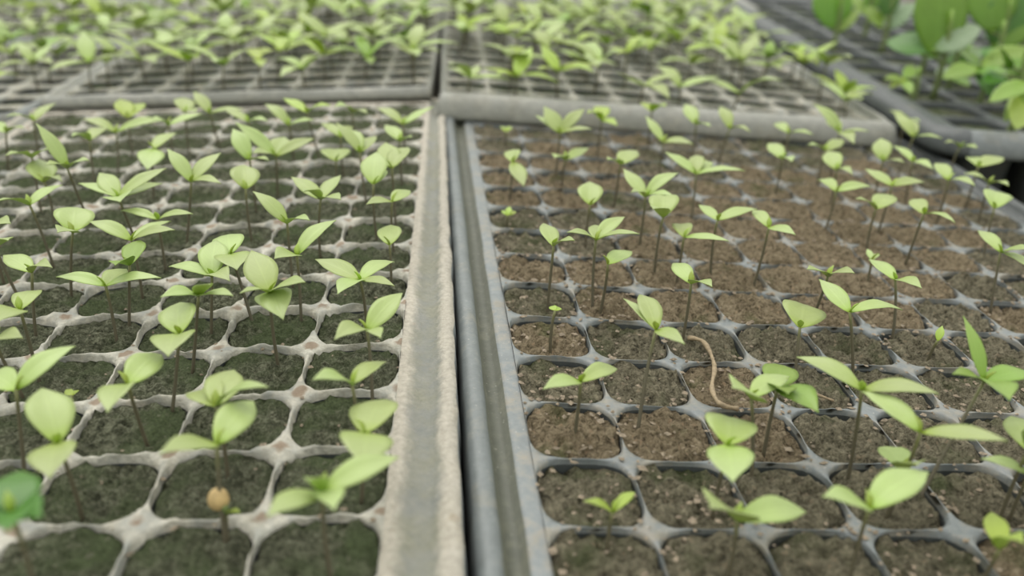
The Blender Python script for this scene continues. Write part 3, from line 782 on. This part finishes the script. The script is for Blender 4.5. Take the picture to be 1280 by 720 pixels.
broad_plant('leafy plant in the middle of the dark tray with leaves crossing behind the droopers', (1212, 100),
            [(1210, 62, 1188, 44, .6, .9, 'leaf_deep', .2), (1214, 66, 1250, 70, .55, .9, 'leaf_dark', .0), (1212, 60, 1232, 76, .6, .8, 'leaf_glossy', -.2), (1210, 74, 1180, 78, .55, .8, 'leaf_dark', -.1)], h=1.8)
broad_plant('leafy plant behind the rounded upright leaf with a bright low blade', (1085, 48),
            [(1084, 20, 1062, -6, .6, 1.0, 'leaf_mid', .5), (1086, 26, 1112, 26, .5, .8, 'leaf_deep', .1), (1085, 14, 1100, -22, .6, 1.0, 'leaf_deep', .7)], h=1.9)
broad_plant('leafy plant right of the low spreader with dark lower leaves', (1262, 140),
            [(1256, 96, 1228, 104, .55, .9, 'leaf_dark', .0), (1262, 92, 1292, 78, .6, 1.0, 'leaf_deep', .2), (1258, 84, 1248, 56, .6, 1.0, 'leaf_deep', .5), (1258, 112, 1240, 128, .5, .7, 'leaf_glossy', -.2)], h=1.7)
broad_plant('leafy plant low behind the bright green plant beside the bar-like rim', (1150, 92),
            [(1148, 66, 1126, 58, .6, .8, 'leaf_dark', .1), (1150, 70, 1180, 62, .6, .8, 'leaf_deep', .1), (1150, 62, 1146, 40, .6, .8, 'leaf_dark', .5)], h=1.5)

# ------------------------------------------------------------------ loose bits
def stalk(label, pix, r, T=R, h=0.06):
    pts = [T.world(T.hit(x, y, h + 0.03 * sin(k * 2.2))) for k, (x, y) in enumerate(pix)]
    fine = []
    for a in range(len(pts) - 1):
        p0, p1, p2, p3 = pts[max(a - 1, 0)], pts[a], pts[a + 1], pts[min(a + 2, len(pts) - 1)]
        for q in range(5):
            t = q / 5
            fine.append(0.5 * (2 * p1 + (p2 - p0) * t + (2 * p0 - 5 * p1 + 4 * p2 - p3) * t * t + (3 * p1 - p0 - 3 * p2 + p3) * t ** 3))
    fine.append(pts[-1])
    o = tube('dry_stalk', fine, [r * (0.8 + 0.2 * sin(k * 1.3)) for k in range(len(fine))], M['straw'], None, fine[0])
    o.location = fine[0] * S
    tag(o, label, 'stalk')
stalk('bent dry straw-coloured stalk lying across the ribs of the brown-soil tray', [(860, 422), (880, 428), (893, 457), (890, 485), (900, 505), (922, 511)], 0.032)
stalk('thin straight tan stalk beside the bushy seedling in the brown-soil tray', [(985, 482), (1012, 490), (1042, 501)], 0.02)

def grit(T, label, count, seed, mats, size, on_rib):
    rnd = random.Random(seed); V, Fc = [], []
    while count > 0:
        x = rnd.uniform(T.cols[0] * T.px, T.cols[1] * T.px); y = rnd.uniform(max(T.rows[0], -1), T.rows[1])
        fx, fy = (x / T.px) % 1, y % 1
        rib = min(fx, 1 - fx, fy, 1 - fy) < 0.1
        if rib != (rnd.random() < on_rib): continue
        count -= 1
        z = 0.03 if rib else -0.03
        sz = size * rnd.uniform(0.5, 1.5); b = len(V)
        ax = [sz * rnd.uniform(.5, 1.5), sz * rnd.uniform(.5, 1.2), sz * rnd.uniform(.35, .7)]
        an = rnd.uniform(0, 3.14)
        for (u, v, w) in ((1, 0, 0), (-1, 0, 0), (0, 1, 0), (0, -1, 0), (0, 0, 1), (0, 0, -1)):
            u, v, w = u * ax[0] * rnd.uniform(.7, 1.3), v * ax[1] * rnd.uniform(.7, 1.3), w * ax[2]
            V.append((x + u * cos(an) - v * sin(an), y + u * sin(an) + v * cos(an), z + w))
        for f in ((0, 2, 4), (2, 1, 4), (1, 3, 4), (3, 0, 4), (2, 0, 5), (1, 2, 5), (3, 1, 5), (0, 3, 5)): Fc.append(tuple(q + b for q in f))
    o = mesh_obj('soil_crumbs', V, Fc, mats, None, False)
    o.location = T.loc * S; o.rotation_euler = T.rot
    tag(o, label, 'crumbs', None, 'stuff')
grit(R, 'loose tan crumbs and chips scattered over the brown-soil tray', 4600, 3, M['grit'], 0.028, 0.6)
grit(L, 'loose pale crumbs scattered over the crusted tray', 700, 4, M['grit'], 0.026, 0.6)

# ------------------------------------------------------------------ bench and floor
def box(V, Fc, x0, x1, y0, y1, z0, z1):
    b = len(V)
    V += [(x, y, z) for z in (z0, z1) for (x, y) in ((x0, y0), (x1, y0), (x1, y1), (x0, y1))]
    for f in ((3, 2, 1, 0), (4, 5, 6, 7), (0, 1, 5, 4), (1, 2, 6, 5), (2, 3, 7, 6), (3, 0, 4, 7)): Fc.append(tuple(q + b for q in f))
bench = empty('bench', (0, 20, -2.7)); tag(bench, 'dark damp board bench the trays lie on, seen through the gap', 'bench')
V, Fc = [], []
for k in range(30):
    x = -24 + k * 1.8; box(V, Fc, x, x + 1.72, -18, 30, -0.55, 0.0)
mesh_obj('bench_top', V, Fc, M['wood'], bench, False)
for x in (-22, 28):
    for y in (-16, 28):
        V, Fc = [], []; box(V, Fc, x - 0.8, x + 0.8, y - 0.8, y + 0.8, -24, -0.55)
        mesh_obj('leg', V, Fc, M['wood'], bench, False)
V = [(-400, -400, -26.7), (400, -400, -26.7), (400, 400, -26.7), (-400, 400, -26.7)]
o = mesh_obj('floor', V, [(0, 1, 2, 3)], M['ground'], None, False); o['kind'] = 'structure'

# ------------------------------------------------------------------ light
w = bpy.data.worlds.new('greenhouse_daylight'); scene.world = w; w.use_nodes = True
nt = w.node_tree; nt.nodes.clear()
out = nt.nodes.new('ShaderNodeOutputWorld'); bg = nt.nodes.new('ShaderNodeBackground')
tc = nt.nodes.new('ShaderNodeTexCoord'); sp = nt.nodes.new('ShaderNodeSeparateXYZ'); rp = nt.nodes.new('ShaderNodeValToRGB')
el = rp.color_ramp.elements
el[0].position = 0.0; el[0].color = (0.30, 0.33, 0.28, 1)
el[1].position = 0.75; el[1].color = (1.0, 0.995, 0.96, 1)
x = el.new(0.2); x.color = (0.72, 0.74, 0.68, 1)
nt.links.new(tc.outputs['Generated'], sp.inputs[0]); nt.links.new(sp.outputs[2], rp.inputs[0])
nt.links.new(rp.outputs[0], bg.inputs[0]); bg.inputs[1].default_value = 0.85
nt.links.new(bg.outputs[0], out.inputs[0])
sun = bpy.data.lights.new('daylight_through_film', 'SUN'); sun.energy = 0.9; sun.angle = radians(50); sun.color = (1, 0.98, 0.93)
so = bpy.data.objects.new('daylight_through_film', sun); link(so)
so.rotation_euler = Vector((0.35, -0.55, -1.0)).to_track_quat('-Z', 'Y').to_euler()

# ------------------------------------------------------------------ camera
cam = bpy.data.cameras.new('camera'); co = bpy.data.objects.new('camera', cam); link(co)
cam.sensor_width = 36; cam.sensor_fit = 'HORIZONTAL'; cam.lens = F_PX / 1280 * 36
cam.clip_start = 0.01; cam.clip_end = 60
up = -DN; back = -FW
m = Matrix(((RT.x, up.x, back.x), (RT.y, up.y, back.y), (RT.z, up.z, back.z)))
co.matrix_world = Matrix.Translation(EYE * S) @ m.to_4x4()
cam.dof.use_dof = True
fp = R.world(R.hit(760, 420, 0.3))
cam.dof.focus_distance = (fp - EYE).dot(FW) * S
cam.dof.aperture_fstop = 8.5
scene.camera = co
vs = scene.view_settings
vs.view_transform = 'Standard'; vs.look = 'None'; vs.gamma = 1; vs.use_curve_mapping = False; vs.exposure = 0.75
